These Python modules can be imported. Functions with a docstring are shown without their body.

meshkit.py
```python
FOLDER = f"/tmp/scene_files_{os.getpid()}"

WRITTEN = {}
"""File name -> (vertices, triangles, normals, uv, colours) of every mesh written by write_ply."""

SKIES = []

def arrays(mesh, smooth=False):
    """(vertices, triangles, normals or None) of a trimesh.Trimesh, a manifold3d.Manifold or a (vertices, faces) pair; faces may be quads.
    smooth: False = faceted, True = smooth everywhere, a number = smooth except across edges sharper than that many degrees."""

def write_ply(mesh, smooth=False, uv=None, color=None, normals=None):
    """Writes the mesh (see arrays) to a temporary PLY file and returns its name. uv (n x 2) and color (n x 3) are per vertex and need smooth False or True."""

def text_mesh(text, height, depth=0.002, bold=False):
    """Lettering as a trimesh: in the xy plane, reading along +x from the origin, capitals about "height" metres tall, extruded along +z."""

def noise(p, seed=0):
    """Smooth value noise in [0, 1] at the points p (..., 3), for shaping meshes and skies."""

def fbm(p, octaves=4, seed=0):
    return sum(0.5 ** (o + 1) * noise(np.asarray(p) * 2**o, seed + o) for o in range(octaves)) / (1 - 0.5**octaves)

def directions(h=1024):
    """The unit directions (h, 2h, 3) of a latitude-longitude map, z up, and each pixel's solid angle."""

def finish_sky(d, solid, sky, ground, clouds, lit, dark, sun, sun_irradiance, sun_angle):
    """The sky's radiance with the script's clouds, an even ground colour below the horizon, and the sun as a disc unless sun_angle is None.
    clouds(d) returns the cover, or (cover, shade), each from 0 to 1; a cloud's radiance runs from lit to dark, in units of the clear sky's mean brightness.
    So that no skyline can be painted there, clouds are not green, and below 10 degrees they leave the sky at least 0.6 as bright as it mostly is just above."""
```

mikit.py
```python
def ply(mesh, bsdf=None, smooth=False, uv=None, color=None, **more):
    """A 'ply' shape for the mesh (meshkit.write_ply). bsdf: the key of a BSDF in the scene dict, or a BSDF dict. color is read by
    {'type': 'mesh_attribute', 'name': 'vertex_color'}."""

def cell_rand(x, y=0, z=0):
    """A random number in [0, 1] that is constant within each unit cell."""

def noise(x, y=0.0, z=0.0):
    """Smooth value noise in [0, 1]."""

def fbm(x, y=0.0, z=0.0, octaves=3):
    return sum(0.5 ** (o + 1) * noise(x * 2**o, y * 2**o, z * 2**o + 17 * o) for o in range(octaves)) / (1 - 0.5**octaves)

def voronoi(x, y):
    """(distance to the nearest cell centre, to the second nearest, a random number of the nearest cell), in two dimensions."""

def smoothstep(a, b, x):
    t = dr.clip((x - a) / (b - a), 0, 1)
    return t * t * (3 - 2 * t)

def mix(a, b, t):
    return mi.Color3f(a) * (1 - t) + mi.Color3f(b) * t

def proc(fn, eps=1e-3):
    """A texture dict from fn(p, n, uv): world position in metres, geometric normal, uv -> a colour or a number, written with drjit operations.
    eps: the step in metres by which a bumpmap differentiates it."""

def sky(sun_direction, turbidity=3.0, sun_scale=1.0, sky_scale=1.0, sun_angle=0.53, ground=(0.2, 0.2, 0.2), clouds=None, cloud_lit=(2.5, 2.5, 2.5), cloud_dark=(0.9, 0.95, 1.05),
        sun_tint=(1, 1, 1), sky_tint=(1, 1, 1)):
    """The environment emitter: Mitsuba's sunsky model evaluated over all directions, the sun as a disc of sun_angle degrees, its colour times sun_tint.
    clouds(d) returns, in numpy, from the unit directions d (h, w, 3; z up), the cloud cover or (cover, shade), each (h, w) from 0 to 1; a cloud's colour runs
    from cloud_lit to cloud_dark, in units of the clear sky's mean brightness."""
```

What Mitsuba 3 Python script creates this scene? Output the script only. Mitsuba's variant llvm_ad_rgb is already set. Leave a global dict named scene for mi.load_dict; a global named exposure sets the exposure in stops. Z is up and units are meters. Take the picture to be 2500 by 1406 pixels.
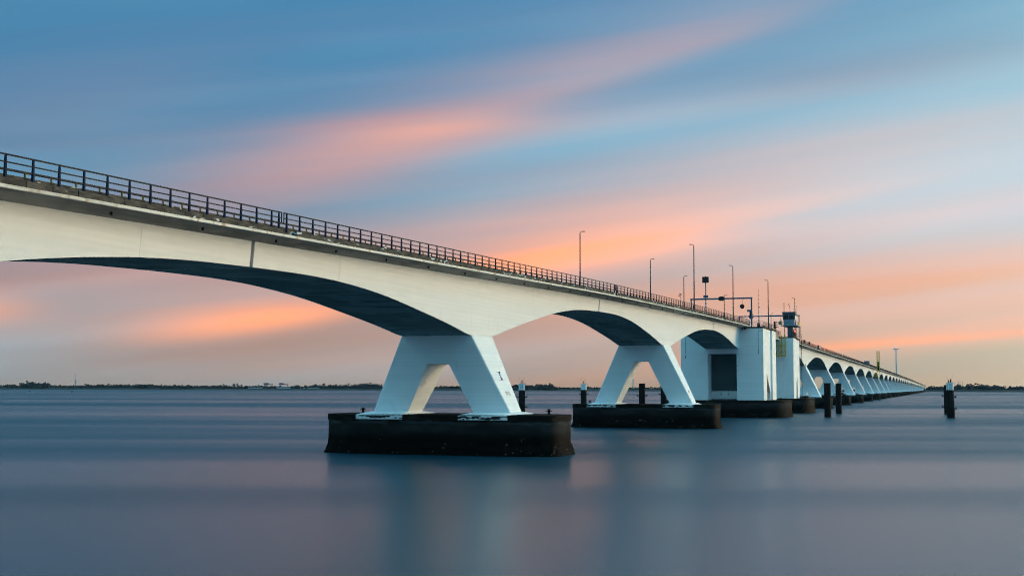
import math
import numpy as np
import trimesh
import manifold3d
import mitsuba as mi
import drjit as dr
import mikit
import meshkit
from mikit import proc, noise, fbm, smoothstep, mix, cell_rand
from scipy.interpolate import PchipInterpolator

T = mi.ScalarTransform4f
scene, labels = {"type": "scene"}, {}

# =====================================================================================================
# CAMERA, SKY, EXPOSURE   (x to the right across the bridge, y along the bridge, z up, metres; water at z = 0)
# =====================================================================================================
EYE = np.array([45.35, -124.9, 6.794])
RIGHT = np.array([0.94719657, 0.32064665, 0.00209338])
UPV = np.array([0.02346202, -0.0758153, 0.99684581])
FWD = np.array([-0.31979398, 0.94415982, 0.07933501])
scene["camera"] = {"type": "perspective", "fov": 44.1789, "fov_axis": "x", "near_clip": 0.5, "far_clip": 30000.0,
                   "to_world": T().look_at(origin=EYE.tolist(), target=(EYE + FWD * 100).tolist(), up=UPV.tolist())}

# ---- sky -------------------------------------------------------------
VIEW_AZ = -18.711                       # degrees right of +y at which the picture's middle lies

def streak(U, V, u, v, tilt, ru, rv, edge=1.0):
    """A long cloud band: centre (u, v) in degrees of azimuth and elevation, tilt in degrees, half length and half width."""
    t = np.radians(tilt)
    a = ((U - u) * np.cos(t) + (V - v) * np.sin(t)) / ru
    b = (-(U - u) * np.sin(t) + (V - v) * np.cos(t)) / rv
    return np.exp(-np.abs(a) ** 2.2 - np.where(b < 0, np.abs(b / edge), np.abs(b)) ** 2)

def clouds(d):
    az = np.degrees(np.arctan2(d[..., 0], d[..., 1])) - VIEW_AZ
    U = (az + 180) % 360 - 180
    V = np.degrees(np.arcsin(np.clip(d[..., 2], -1, 1)))
    wrap = np.stack([d[..., 0] * 2.2, d[..., 1] * 2.2, V * 0.16 - U * 0.022 * np.exp(-(U / 60) ** 2)], -1)
    n = meshkit.fbm(wrap * 1.6 + 7, 4, 3)
    fine = meshkit.fbm(wrap * np.array([1.2, 1.2, 5.0]) + 31, 3, 5)
    # long thin layers drawn out by the wind, tilted up to the right
    ahead = np.cos(np.radians(U / 2)) ** 2
    tilt = np.radians(7)
    s, t = U * np.cos(tilt) + V * np.sin(tilt), V * np.cos(tilt) - U * np.sin(tilt)
    lay = meshkit.fbm(np.stack([s * .045 + 3, t * .62, 0 * t + 5], -1), 4, 11) - .5
    lay2 = meshkit.fbm(np.stack([s * .035 + 9, t * .95, 0 * t + 2], -1), 4, 23) - .5
    lift = np.exp(-(np.maximum(V - 4, 0) / 14) ** 2) * ahead
    lilac = VEIL(U, V) + 0.16 * (n - 0.5) + lift * .34 * lay
    orange = GLOW(U, V) * (0.85 + 0.5 * (fine - 0.5)) + lift * .20 * lay2 * (.35 + .65 / (1 + np.exp(-(U + 4) / 7)))
    for u, v, t_, a, b, e, k in STREAKS_ORANGE:
        orange = orange + k * streak(U, V, u, v, t_, a, b, e) * (0.78 + 0.44 * fine + .5 * lay2)
    for u, v, t_, a, b, e, k in STREAKS_LILAC:
        lilac = lilac + k * streak(U, V, u, v, t_, a, b, e) * (0.75 + 0.5 * fine)
    lilac, orange = np.clip(lilac, 0, 1), np.clip(orange, 0, 1)
    cover = np.clip(lilac + orange, 0, .97)
    return cover, lilac / np.maximum(lilac + orange, 1e-6)

def VEIL(U, V):
    left = 1 / (1 + np.exp((U - 2) / 6))
    low = (0.0 + .20 * left) * np.exp(-(np.maximum(V, 0) / 3.2) ** 2)     # the veil over the horizon
    v = (V - 8.3) / np.where(V > 8.3, 5.9, 3.3)
    sunset = 0.60 * np.exp(-(np.maximum(23 - U, 0) / 16) ** 2 - (np.maximum(U - 23, 0) / 60) ** 2 - v ** 2)   # thicker and paler towards the sunset
    edge = 20 - 16 * np.clip((np.abs(U) - 45) / 50, 0, 1)
    high = 0.90 * (1 - np.exp(-(np.maximum(V - edge, 0) / 11) ** 2))       # bright high cloud added out of view, overhead and behind, to light the piers
    return low + sunset + high

def GLOW(U, V):
    right = 1 / (1 + np.exp(-(U + 1) / 5))
    low = (0.24 + .20 * right) * np.exp(-((V - 3.6) / np.where(V > 3.6, 3.1, 2.3)) ** 2) * (0.35 + 0.65 * np.exp(-((U - 30) / 75) ** 2))
    rosy = .25 * np.exp(-((V - .6) / 1.7) ** 2) * (.40 + .60 * np.exp(-(np.maximum(-U - 3, 0) / 17) ** 2))
    return low + rosy + .30 * right * np.exp(-((V - 8.6) / 5.0) ** 2) * np.exp(-((U - 22) / 26) ** 2)

# (azimuth, elevation, tilt, half length, half width, sharpness of the lower edge, strength)
STREAKS_ORANGE = [(-12, 2.9, 7, 4.6, .8, .8, .46), (-9.5, 3.3, 5, 3.0, .35, .9, .16), (-23.5, 3.2, 4, 2.6, .7, .8, .32), (-8.5, 9.6, 12, 8.0, 2.2, .5, .25), (-4.5, 11.7, 3, 5.5, .7, .6, .13),
                  (2.8, 5.9, 9, 6.5, 1.3, .5, .48), (9.5, 7.5, 10, 8.0, .65, .5, .18), (17, 2.0, 4, 8, .22, .7, .22), (5.0, 14.4, 16, 10, 1.7, .4, .16), (-2, 12.6, 12, 7, 2.0, .8, .08), (-12, 5.5, 6, 11, 1.6, 1, .14), (8, 9.5, 7, 12, 1.2, 1, .08), (2, 7.8, 5, 9, 1.0, .8, .10), (-20, 11, 14, 8, 2.5, 1, .05)]
STREAKS_LILAC = [(5.0, 14.4, 16, 10, 1.5, .4, .05), (3, 11.3, 12, 7, 1.1, .9, .14), (3.5, 5.2, 9, 7, 1.1, .8, .06), (4, 5.9, 9, 5, .8, .6, .06),
                 (16, 4.3, 5, 9, .5, .7, -.20), (17, 14.3, 5, 9, 1.1, .8, -.20), (-14, 6.5, 8, 9, 2.0, 1, .03), (-20, 11, 14, 8, 2.5, 1, .06), (-24, 1.0, 2, 9, 1.2, 1, .10)]
SKY = dict(az=62., el=9.0, turbidity=6, tint=(.405, 1.089, 1.867), lit=(1.50, .46, .145), dark=(.31, .80, 1.0), sun_scale=1.3, sun_angle=28, sun_tint=(.90, 1.08, 1.75))
EXPO = 1.75
MEAN = 0.064
SKY['lit'] = tuple(c / MEAN / 2 ** EXPO for c in SKY['lit']); SKY['dark'] = tuple(c / MEAN / 2 ** EXPO for c in SKY['dark'])


_a, _e = np.radians(VIEW_AZ + SKY['az']), np.radians(SKY['el'])
scene["sky"] = mikit.sky([np.sin(_a) * np.cos(_e), np.cos(_a) * np.cos(_e), np.sin(_e)], turbidity=SKY['turbidity'], sun_scale=SKY['sun_scale'], sun_angle=SKY['sun_angle'],
                         sun_tint=SKY['sun_tint'], sky_tint=SKY['tint'], clouds=clouds, cloud_lit=SKY['lit'], cloud_dark=SKY['dark'], ground=(.06, .08, .1))
exposure = EXPO

# =====================================================================================================
# MATERIALS
# =====================================================================================================
def two(d): return {"type": "twosided", "bsdf": d}
def pr(color, rough=0.6, metal=0.0, spec=0.5, **k):
    c = color if isinstance(color, dict) else {"type": "rgb", "value": list(color)}
    r = rough if isinstance(rough, dict) else float(rough)
    return {"type": "principled", "base_color": c, "roughness": r, "metallic": float(metal), "specular": float(spec), **k}
def bump(d, fn, scale=1.0, eps=0.01):
    return {"type": "bumpmap", "arbitrary": proc(fn, eps), "scale": float(scale), "bsdf": d}
def mat(key, d, twosided=True): scene[key] = two(d) if twosided else d

def c_paint(p, n, uv):
    blot = fbm(p.x * .35, p.y * .35, p.z * .5, 4)
    run = fbm(p.x * 2.6 + 3, p.y * 2.6, p.z * .09, 3)
    board = noise(p.x * .05, p.y * .05, p.z * 5.0)
    c = mix((.80, .845, .87), (.69, .71, .70), smoothstep(.45, .9, blot) * .25 + smoothstep(.60, .95, run) * .28)
    c = c * (0.955 + 0.075 * board)
    grime = smoothstep(.70, .86, fbm(p.x * 1.3, p.y * 1.3, p.z * .22 + 9, 3)) * .16
    return mix(c, (.45, .41, .35), grime)
def h_paint(p, n, uv):
    return 0.004 * noise(p.x * .4, p.y * .4, p.z * 9.0) + 0.003 * noise(p.x * 7, p.y * 7, p.z * 7)
mat("m_paint", bump(pr(proc(c_paint), .55, spec=.3), h_paint))

def c_slab(p, n, uv):
    f = fbm(p.x * .9, p.y * .35, p.z * 2, 4)
    return mix((.30, .29, .26), (.17, .165, .15), smoothstep(.3, .75, f))
mat("m_slab", pr(proc(c_slab), .8, spec=.25))

def c_strip(p, n, uv):
    rust = smoothstep(.60, .80, fbm(p.y * 1.7, p.z * .7, 3.0, 3))
    dirt = smoothstep(.50, .9, fbm(p.y * .35 + 40, p.z * 3, 1.0, 4))
    return mix(mix((.72, .70, .64), (.42, .40, .36), dirt * .8), (.36, .20, .09), rust * .75)
mat("m_strip", pr(proc(c_strip), .6, spec=.3))

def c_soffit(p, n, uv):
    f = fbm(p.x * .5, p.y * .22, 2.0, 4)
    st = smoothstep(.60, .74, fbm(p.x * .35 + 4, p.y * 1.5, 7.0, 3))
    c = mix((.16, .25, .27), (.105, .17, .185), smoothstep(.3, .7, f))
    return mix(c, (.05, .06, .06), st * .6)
mat("m_soffit", pr(proc(c_soffit), .85, spec=.2))  # dark teal base paints in the shade under the box; the streaks are stains

def c_edge(p, n, uv):
    f = fbm(p.x * 3, p.y * 1.6, p.z * 5, 4)
    chip = smoothstep(.60, .64, fbm(p.x * 2, p.y * 2.2 + 11, p.z * 5.0, 3)) * smoothstep(.56, .66, noise(p.y * .62 + 5, p.z * 2.6, 4.0))
    c = mix((.115, .10, .085), (.055, .050, .045), smoothstep(.35, .7, f))
    c = mix(c, (.16, .13, .10), smoothstep(.6, .8, fbm(p.y * .8, p.z * 9, p.x, 2)) * .6)
    return mix(c, (.66, .68, .68), chip)
def h_edge(p, n, uv): return 0.02 * fbm(p.x * 6, p.y * 6, p.z * 6, 3)
mat("m_edge", bump(pr(proc(c_edge), .9, spec=.1), h_edge))

def c_caisson(p, n, uv):
    a = fbm(p.x * .5, p.y * .5, p.z * 1.1, 4)
    top = mix((.027, .028, .029), (.013, .014, .014), smoothstep(.3, .7, a))
    run = smoothstep(.55, .8, fbm(p.x * 2.2, p.y * 2.2, p.z * .22, 3))
    top = mix(top, (.045, .044, .043), run * smoothstep(2.5, 3.4, p.z) * .6)
    edge = p.z + .35 * (fbm(p.x * 1.3, p.y * 1.3, 4.0, 3) - .5)
    wet = mix((.0022, .0020, .0018), top, smoothstep(1.5, 2.9, edge))
    salt = smoothstep(3.05, 3.30, edge) * smoothstep(.35, .62, fbm(p.x * .7, p.y * .7, p.z * 2.0 + 6, 4))
    wet = mix(wet, (.045, .062, .068), salt * .75)
    rim = smoothstep(3.42, 3.50, edge)
    c = mix(wet, mix((.009, .008, .007), (.026, .024, .020), smoothstep(.5, .8, fbm(p.x * .8 + 5, p.y * .8, p.z * 3, 4))), rim)
    flat = smoothstep(.7, .95, n.z)
    c = mix(c, (.07, .064, .056), flat * .7)
    speck = smoothstep(.865, .885, noise(p.x * 5.2, p.y * 5.2, p.z * 5.2)) * smoothstep(.5, .58, noise(p.x * .9, p.y * .9, p.z * .9 + 3)) * smoothstep(2.0, 1.3, p.z)
    green = smoothstep(.6, .8, fbm(p.x * .45 + 9, p.y * .45, 1.0, 3)) * smoothstep(3.3, 3.7, p.z)
    c = mix(c, (.030, .032, .012), green * .45)
    return mix(c, (.20, .26, .22), speck)
def h_caisson(p, n, uv):
    return .05 * fbm(p.x * 5, p.y * 5, p.z * 5, 3) * smoothstep(2.2, 1.0, p.z) + .012 * fbm(p.x * 3, p.y * 3, p.z * 6, 3)
mat("m_caisson", bump(pr(proc(c_caisson), .9, spec=.08), h_caisson))

def c_plinth(p, n, uv):
    chips = smoothstep(.46, .51, fbm(p.x * 1.4 + 2, p.y * 1.4, p.z * 2.2, 4)) * smoothstep(4.06, 3.97, p.z) * smoothstep(3.64, 3.72, p.z + .2 * (noise(p.x * 3, p.y * 3) - .5))
    c = mix((.70, .74, .76), (.5, .53, .54), smoothstep(.5, .8, fbm(p.x, p.y, p.z * 3, 3)) * .6)
    return mix(c, (.016, .018, .018), chips)
mat("m_plinth", pr(proc(c_plinth), .7, spec=.3))

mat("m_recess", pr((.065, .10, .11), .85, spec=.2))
mat("m_dark", pr((.012, .012, .012), .8, spec=.2))
mat("m_joint", pr((.045, .043, .04), .9, spec=.1))
mat("m_post", pr((.006, .019, .046), .75, spec=.12))
def c_rail(p, n, uv): return mix((.055, .046, .042), (.022, .022, .028), smoothstep(.35, .7, fbm(p.y * 2.3, p.z * 6, p.x * 6, 2)))
mat("m_rail", pr(proc(c_rail), .6, spec=.25))
mat("m_steel", pr((.16, .19, .22), .45, metal=.5))
mat("m_lamp_post", pr((.045, .055, .075), .55, spec=.3))
mat("m_blue_steel", pr((.055, .10, .165), .45, spec=.5))
mat("m_leaf", pr((.045, .075, .11), .5, spec=.4))
mat("m_cabin", pr((.20, .27, .33), .5, spec=.4))
mat("m_yellow", pr((.58, .38, .035), .5, spec=.4))
mat("m_black", pr((.010, .010, .010), .55, spec=.4))
mat("m_white", pr((.75, .77, .78), .45, spec=.4))
mat("m_guard", pr((.20, .135, .03), .7, spec=.2))
mat("m_red", pr((.42, .03, .025), .45, spec=.4))
mat("m_glass", pr((.008, .012, .016), .06, spec=.7))
mat("m_mark", pr((.012, .035, .22), .55, spec=.3))
mat("m_mark_dark", pr((.05, .04, .035), .6, spec=.3))
mat("m_asphalt", pr((.05, .05, .05), .85, spec=.3))
def c_pile(p, n, uv):
    f = fbm(p.x * 2, p.y * 2, p.z * .8, 3)
    c = mix((.011, .012, .013), (.006, .006, .008), smoothstep(.3, .7, f))
    return mix(c, (.006, .006, .005), smoothstep(2.4, 1.6, p.z))
mat("m_pile", pr(proc(c_pile), .8, spec=.12))
def c_cap(p, n, uv):
    st = smoothstep(.60, .72, fbm(p.x * 1.6, p.y * 1.6, p.z * .7, 3))
    return mix((.62, .68, .72), (.22, .10, .05), st * .6)
mat("m_cap", pr(proc(c_cap), .55, spec=.3))
mat("m_turbine", pr((.55, .60, .66), .4, spec=.4))
mat("m_far_pale", pr((.42, .44, .46), .7, spec=.2))
mat("m_far_steel", pr((.06, .09, .16), .6, spec=.2))
def c_bank(p, n, uv):
    f = fbm(p.x * .012, p.y * .012, 1.0, 4)
    g = mix((.026, .033, .034), (.016, .022, .025), smoothstep(.3, .7, f))
    return mix((.028, .030, .030), g, smoothstep(1.2, 2.4, p.z))
mat("m_bank", pr(proc(c_bank), .9, spec=.1))
def c_leaf(p, n, uv):
    return mix((.006, .011, .015), (.012, .018, .019), fbm(p.x * .07, p.y * .07, p.z * .15, 3))
mat("m_foliage", pr(proc(c_leaf), .9, spec=.1))
mat("m_bark", pr((.06, .05, .04), .9, spec=.1))
mat("m_signal_red", {"type": "diffuse", "reflectance": {"type": "rgb", "value": [.3, .02, .02]}})

# long-exposure water: every ripple averaged into a soft sheen, long faint bands of slick and rippled water lying across the current
CUR = np.array([0.9473, 0.3203])        # along the current, and across it
def _uv_water(p):
    return p.x * CUR[0] + p.y * CUR[1], -p.x * CUR[1] + p.y * CUR[0]
def band(p):
    a, b = _uv_water(p)
    wob = 10 * fbm(a * .006, b * .008, 2.0, 2)
    near = fbm(a * .003 + 3, (b + wob) * .045, 5.0, 2)
    far = fbm(a * .0009 + 8, (b + wob * 3) * .0075, 1.0, 3)
    return smoothstep(.34, .66, .38 * near + .62 * far)
def r_water(p, n, uv):
    return .27 + .20 * band(p)
scene["m_water"] = pr((.003, .040, .066), proc(r_water), spec=.18)

# =====================================================================================================
# MESH HELPERS
# =====================================================================================================
_count = {}
def key_for(base):
    _count[base] = _count.get(base, -1) + 1
    k = _count[base]
    return base if k == 0 else f"{base}_{k:03d}"
def cat(parts):
    vs, fs, o = [], [], 0
    for v, f in parts:
        v, f = np.asarray(v, float), np.asarray(f, int)
        if f.shape[1] == 4: f = np.vstack([f[:, [0, 1, 2]], f[:, [0, 2, 3]]])
        vs.append(v); fs.append(f + o); o += len(v)
    return np.vstack(vs), np.vstack(fs)
BF = np.array([[0, 2, 3, 1], [4, 5, 7, 6], [0, 1, 5, 4], [2, 6, 7, 3], [0, 4, 6, 2], [1, 3, 7, 5]])
def box(x0, x1, y0, y1, z0, z1):
    v = np.array([[x, y, z] for x in (x0, x1) for y in (y0, y1) for z in (z0, z1)], float)
    return v, BF.copy()
def beam(p, q, w, h=None, up=(0, 0, 1)):
    """A square bar from p to q."""
    h = w if h is None else h
    p, q = np.asarray(p, float), np.asarray(q, float)
    t = (q - p) / np.linalg.norm(q - p)
    a = np.cross(t, up)
    if np.linalg.norm(a) < 1e-6: a = np.cross(t, (1, 0, 0))
    a /= np.linalg.norm(a); b = np.cross(a, t)
    v = np.array([e + sa * a * w / 2 + sb * b * h / 2 for e in (p, q) for sa in (-1, 1) for sb in (-1, 1)])
    return v, BF.copy()
def tube(pts, r, n=8, caps=True):
    p = np.asarray(pts, float); r = np.broadcast_to(r, (len(p),)).astype(float)
    t = np.gradient(p, axis=0); t /= np.linalg.norm(t, axis=1, keepdims=True) + 1e-12
    ref = np.array([0, 0, 1.0]) if abs(t[0, 2]) < .9 else np.array([1.0, 0, 0])
    a = np.cross(t, ref); a /= np.linalg.norm(a, axis=1, keepdims=True) + 1e-12
    b = np.cross(t, a); g = np.arange(n) * 2 * np.pi / n
    v = (p[:, None] + r[:, None, None] * (np.cos(g)[None, :, None] * a[:, None] + np.sin(g)[None, :, None] * b[:, None])).reshape(-1, 3)
    f = []
    for i in range(len(p) - 1):
        for j in range(n):
            k = (j + 1) % n
            f += [[i * n + j, i * n + k, (i + 1) * n + k], [i * n + j, (i + 1) * n + k, (i + 1) * n + j]]
    if caps:
        for i, s in ((0, 1), (len(p) - 1, -1)):
            v = np.vstack([v, p[i]]); c = len(v) - 1
            for j in range(n):
                k = (j + 1) % n
                f.append([c, i * n + k, i * n + j] if s > 0 else [c, i * n + j, i * n + k])
    return v, np.array(f)
def loft(sections, closed_ends=True):
    """Sections: list of (n, 3) rings of equal length."""
    s = np.asarray(sections, float); m, n = s.shape[:2]
    v = s.reshape(-1, 3); f = []
    i, j = np.meshgrid(np.arange(m - 1), np.arange(n), indexing='ij'); k = (j + 1) % n
    q = np.stack([i * n + j, (i + 1) * n + j, (i + 1) * n + k, i * n + k], -1).reshape(-1, 4)
    f = [q[:, [0, 1, 2]], q[:, [0, 2, 3]]]
    if closed_ends:
        for base, flip in ((0, False), ((m - 1) * n, True)):
            v = np.vstack([v, v[base:base + n].mean(0)]); c = len(v) - 1
            t = np.array([[c, base + a, base + (a + 1) % n] for a in range(n)])
            f.append(t[:, ::-1] if flip else t)
    return v, np.vstack(f)
def prism_y(poly, y0, y1):
    """A polygon in (x, z), with the outline in order, made thick from y0 to y1."""
    from shapely.geometry import Polygon
    m = trimesh.creation.extrude_polygon(Polygon(poly), y1 - y0, engine="earcut")
    v = np.array(m.vertices); return np.stack([v[:, 0], y0 + v[:, 2], v[:, 1]], 1), np.array(m.faces)[:, ::-1]
def man(vf):
    v, f = cat([vf])
    m = trimesh.Trimesh(v, f, process=True); m.merge_vertices(); m.fix_normals()
    return manifold3d.Manifold(manifold3d.Mesh(np.asarray(m.vertices, np.float32), np.asarray(m.faces, np.uint32)))
def disc(c, normal, r, t, n=20):
    c, w = np.asarray(c, float), np.asarray(normal, float); w = w / np.linalg.norm(w)
    return tube([c - w * t / 2, c + w * t / 2], r, n)
def sphere(c, r, sub=2, squash=(1, 1, 1)):
    m = trimesh.creation.icosphere(sub, 1.0)
    return np.array(m.vertices) * np.array(squash) * r + np.asarray(c, float), np.array(m.faces)
def put(base, mesh, material, smooth=False, emitter=None, **lab):
    k = key_for(base)
    if isinstance(mesh, list): mesh = cat(mesh)
    if not hasattr(mesh, 'to_mesh'): mesh = cat([mesh])
    scene[k] = mikit.ply(mesh, material, smooth=smooth)
    if emitter: scene[k]["emitter"] = {"type": "area", "radiance": {"type": "rgb", "value": list(emitter)}}
    if lab: labels[k] = lab
    return k
def thing(base, label, category, group=None):
    k = key_for(base); labels[k] = {"label": label, "category": category}
    if group: labels[k]["group"] = group
    return k

# =====================================================================================================
# WATER AND THE FAR SHORE
# =====================================================================================================
g = np.linspace(-1, 1, 9)
gx, gy = np.meshgrid(g * 9000, g * 9000 + 4000, indexing='ij')
wv = np.stack([gx.ravel(), gy.ravel(), np.zeros(gx.size)], 1)
i, j = np.meshgrid(np.arange(8), np.arange(8), indexing='ij')
wf = np.stack([i * 9 + j, (i + 1) * 9 + j, (i + 1) * 9 + j + 1, i * 9 + j + 1], -1).reshape(-1, 4)
put("water", (wv, wf), "m_water", kind="structure", label="smooth blue grey estuary water under the bridge")

AZ = math.degrees(math.atan2(FWD[0], FWD[1]))
def polar(u, dist, z=0.0):
    """A point at u degrees right of the view's middle, dist metres away over the water."""
    a = math.radians(AZ + u)
    return np.array([EYE[0] + dist * math.sin(a), EYE[1] + dist * math.cos(a), z])
def azim(px): return math.degrees(math.atan((px - 1250) / 3080.0))        # picture column (of 2500) to degrees, for laying out the far shore
SH = PchipInterpolator([-60, -30, -22, -14, -6, 1, 6, 16, 19, 30, 60], [5200, 5000, 4700, 3950, 3900, 3560, 3540, 3560, 3560, 3500, 3600])
us = np.linspace(-60, 60, 481)
rows = [(-6, -1.5), (0, .25), (7, 1.9), (30, 3.2), (60, 5.2), (85, 5.4), (140, 3.2), (600, 3.0), (2500, 3.5)]
sv = np.array([[polar(u, SH(u) + d + (12 * meshkit.noise([u * 3, 1, 0]) if d < 40 else 0), z * (1 if z < 1 else .8 + .4 * meshkit.noise([u * .9, d * .1, 2]))) for d, z in rows] for u in us]).reshape(-1, 3)
n_r = len(rows)
i, j = np.meshgrid(np.arange(len(us) - 1), np.arange(n_r - 1), indexing='ij')
sf = np.stack([i * n_r + j, (i + 1) * n_r + j, (i + 1) * n_r + j + 1, i * n_r + j + 1], -1).reshape(-1, 4)
put("far_shore", (sv, sf), "m_bank", kind="structure", label="low dike of the far shore along the horizon")

rng = np.random.default_rng(5)
def crown(c, w, h, seed, leaves=210, squash=1.0):
    """A tree crown of many small leaf clumps spread through a lumpy volume."""
    r = np.random.default_rng(seed)
    lobes = [(r.normal(0, .24, 3) * [w, w, h] + [0, 0, h * r.uniform(-.12, .18)], r.uniform(.30, .5)) for _ in range(6)]
    lc = np.array([x[0] for x in lobes])[np.arange(leaves) % 6]; lr = np.array([x[1] for x in lobes])[np.arange(leaves) % 6][:, None]
    unit = lambda q: q / np.linalg.norm(q, axis=1, keepdims=True)
    d = unit(r.normal(0, 1, (leaves, 3)))
    p = lc + d * lr * np.array([w, w, h * .8]) * .55 * r.uniform(.55, 1.05, (leaves, 1)) ** .6
    nn = unit(d + r.normal(0, .5, (leaves, 3))); a = unit(np.cross(nn, r.normal(0, 1, (leaves, 3)))); b = np.cross(nn, a)
    s = w * r.uniform(.06, .13, (leaves, 1))
    v = np.stack([p + a * s, p + b * s, p - a * s, p - b * s + nn * s * .5], 1).reshape(-1, 3) + c
    o = np.arange(leaves)[:, None] * 4
    return v, np.vstack([o + [0, 1, 2], o + [0, 2, 3]])
# tree lines: (first column, last column, metres behind the dike, height, spread of heights, trees)
BELTS = [(-40, 120, 160, 15, 3, 34), (60, 118, 60, 21, 3, 17), (120, 560, 150, 13, 3, 90), (210, 370, 100, 15, 2, 44), (340, 372, 60, 16, 1, 9), (400, 470, 40, 11, 3, 16), (530, 640, 60, 11, 4, 26),
         (640, 760, 140, 12, 3, 22), (760, 930, 70, 15, 5, 46), (880, 925, 60, 19, 4, 14), (930, 1120, 120, 12, 3, 44), (1120, 1270, 120, 13, 4, 36), (1255, 1275, 40, 17, 1, 6), (1285, 1350, 60, 16, 3, 19),
         (1330, 1348, 20, 15, 3, 5), (1270, 1700, 150, 9, 2, 90), (1420, 1440, 60, 11, 2, 5), (2262, 2330, 70, 12, 3, 22), (2330, 2440, 110, 16, 2, 42), (2430, 2465, 160, 9, 3, 8), (2465, 2620, 120, 14, 2, 40)]
wood = []
for bi, (a, b, back, hgt, sp, num) in enumerate(BELTS):
    for k in range(num):
        u = azim(a + (b - a) * (k + rng.uniform(.1, .9)) / num)
        h = hgt * .80 + rng.normal(0, sp * .35); w = h * rng.uniform(1.0, 1.5)
        for q in range(4):
            uu = azim(a + (b - a) * (k + rng.uniform(0, 1)) / num); hh = hgt * rng.uniform(.55, .78)
            wood.append(crown(polar(uu, SH(uu) + back + rng.uniform(0, 40), 2.5 + hh * .42), hh * 1.9, hh * 1.1, 5000 + 37 * k + q + 1000 * bi, 70))
        wood.append(crown(polar(u, SH(u) + back + rng.uniform(0, 50), 3 + h * .47), w, h, 1000 * bi + k, 130))
put("far_woods", wood, "m_foliage", kind="stuff", label="dark blue belt of woods along the far shore", category="woods")

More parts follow.
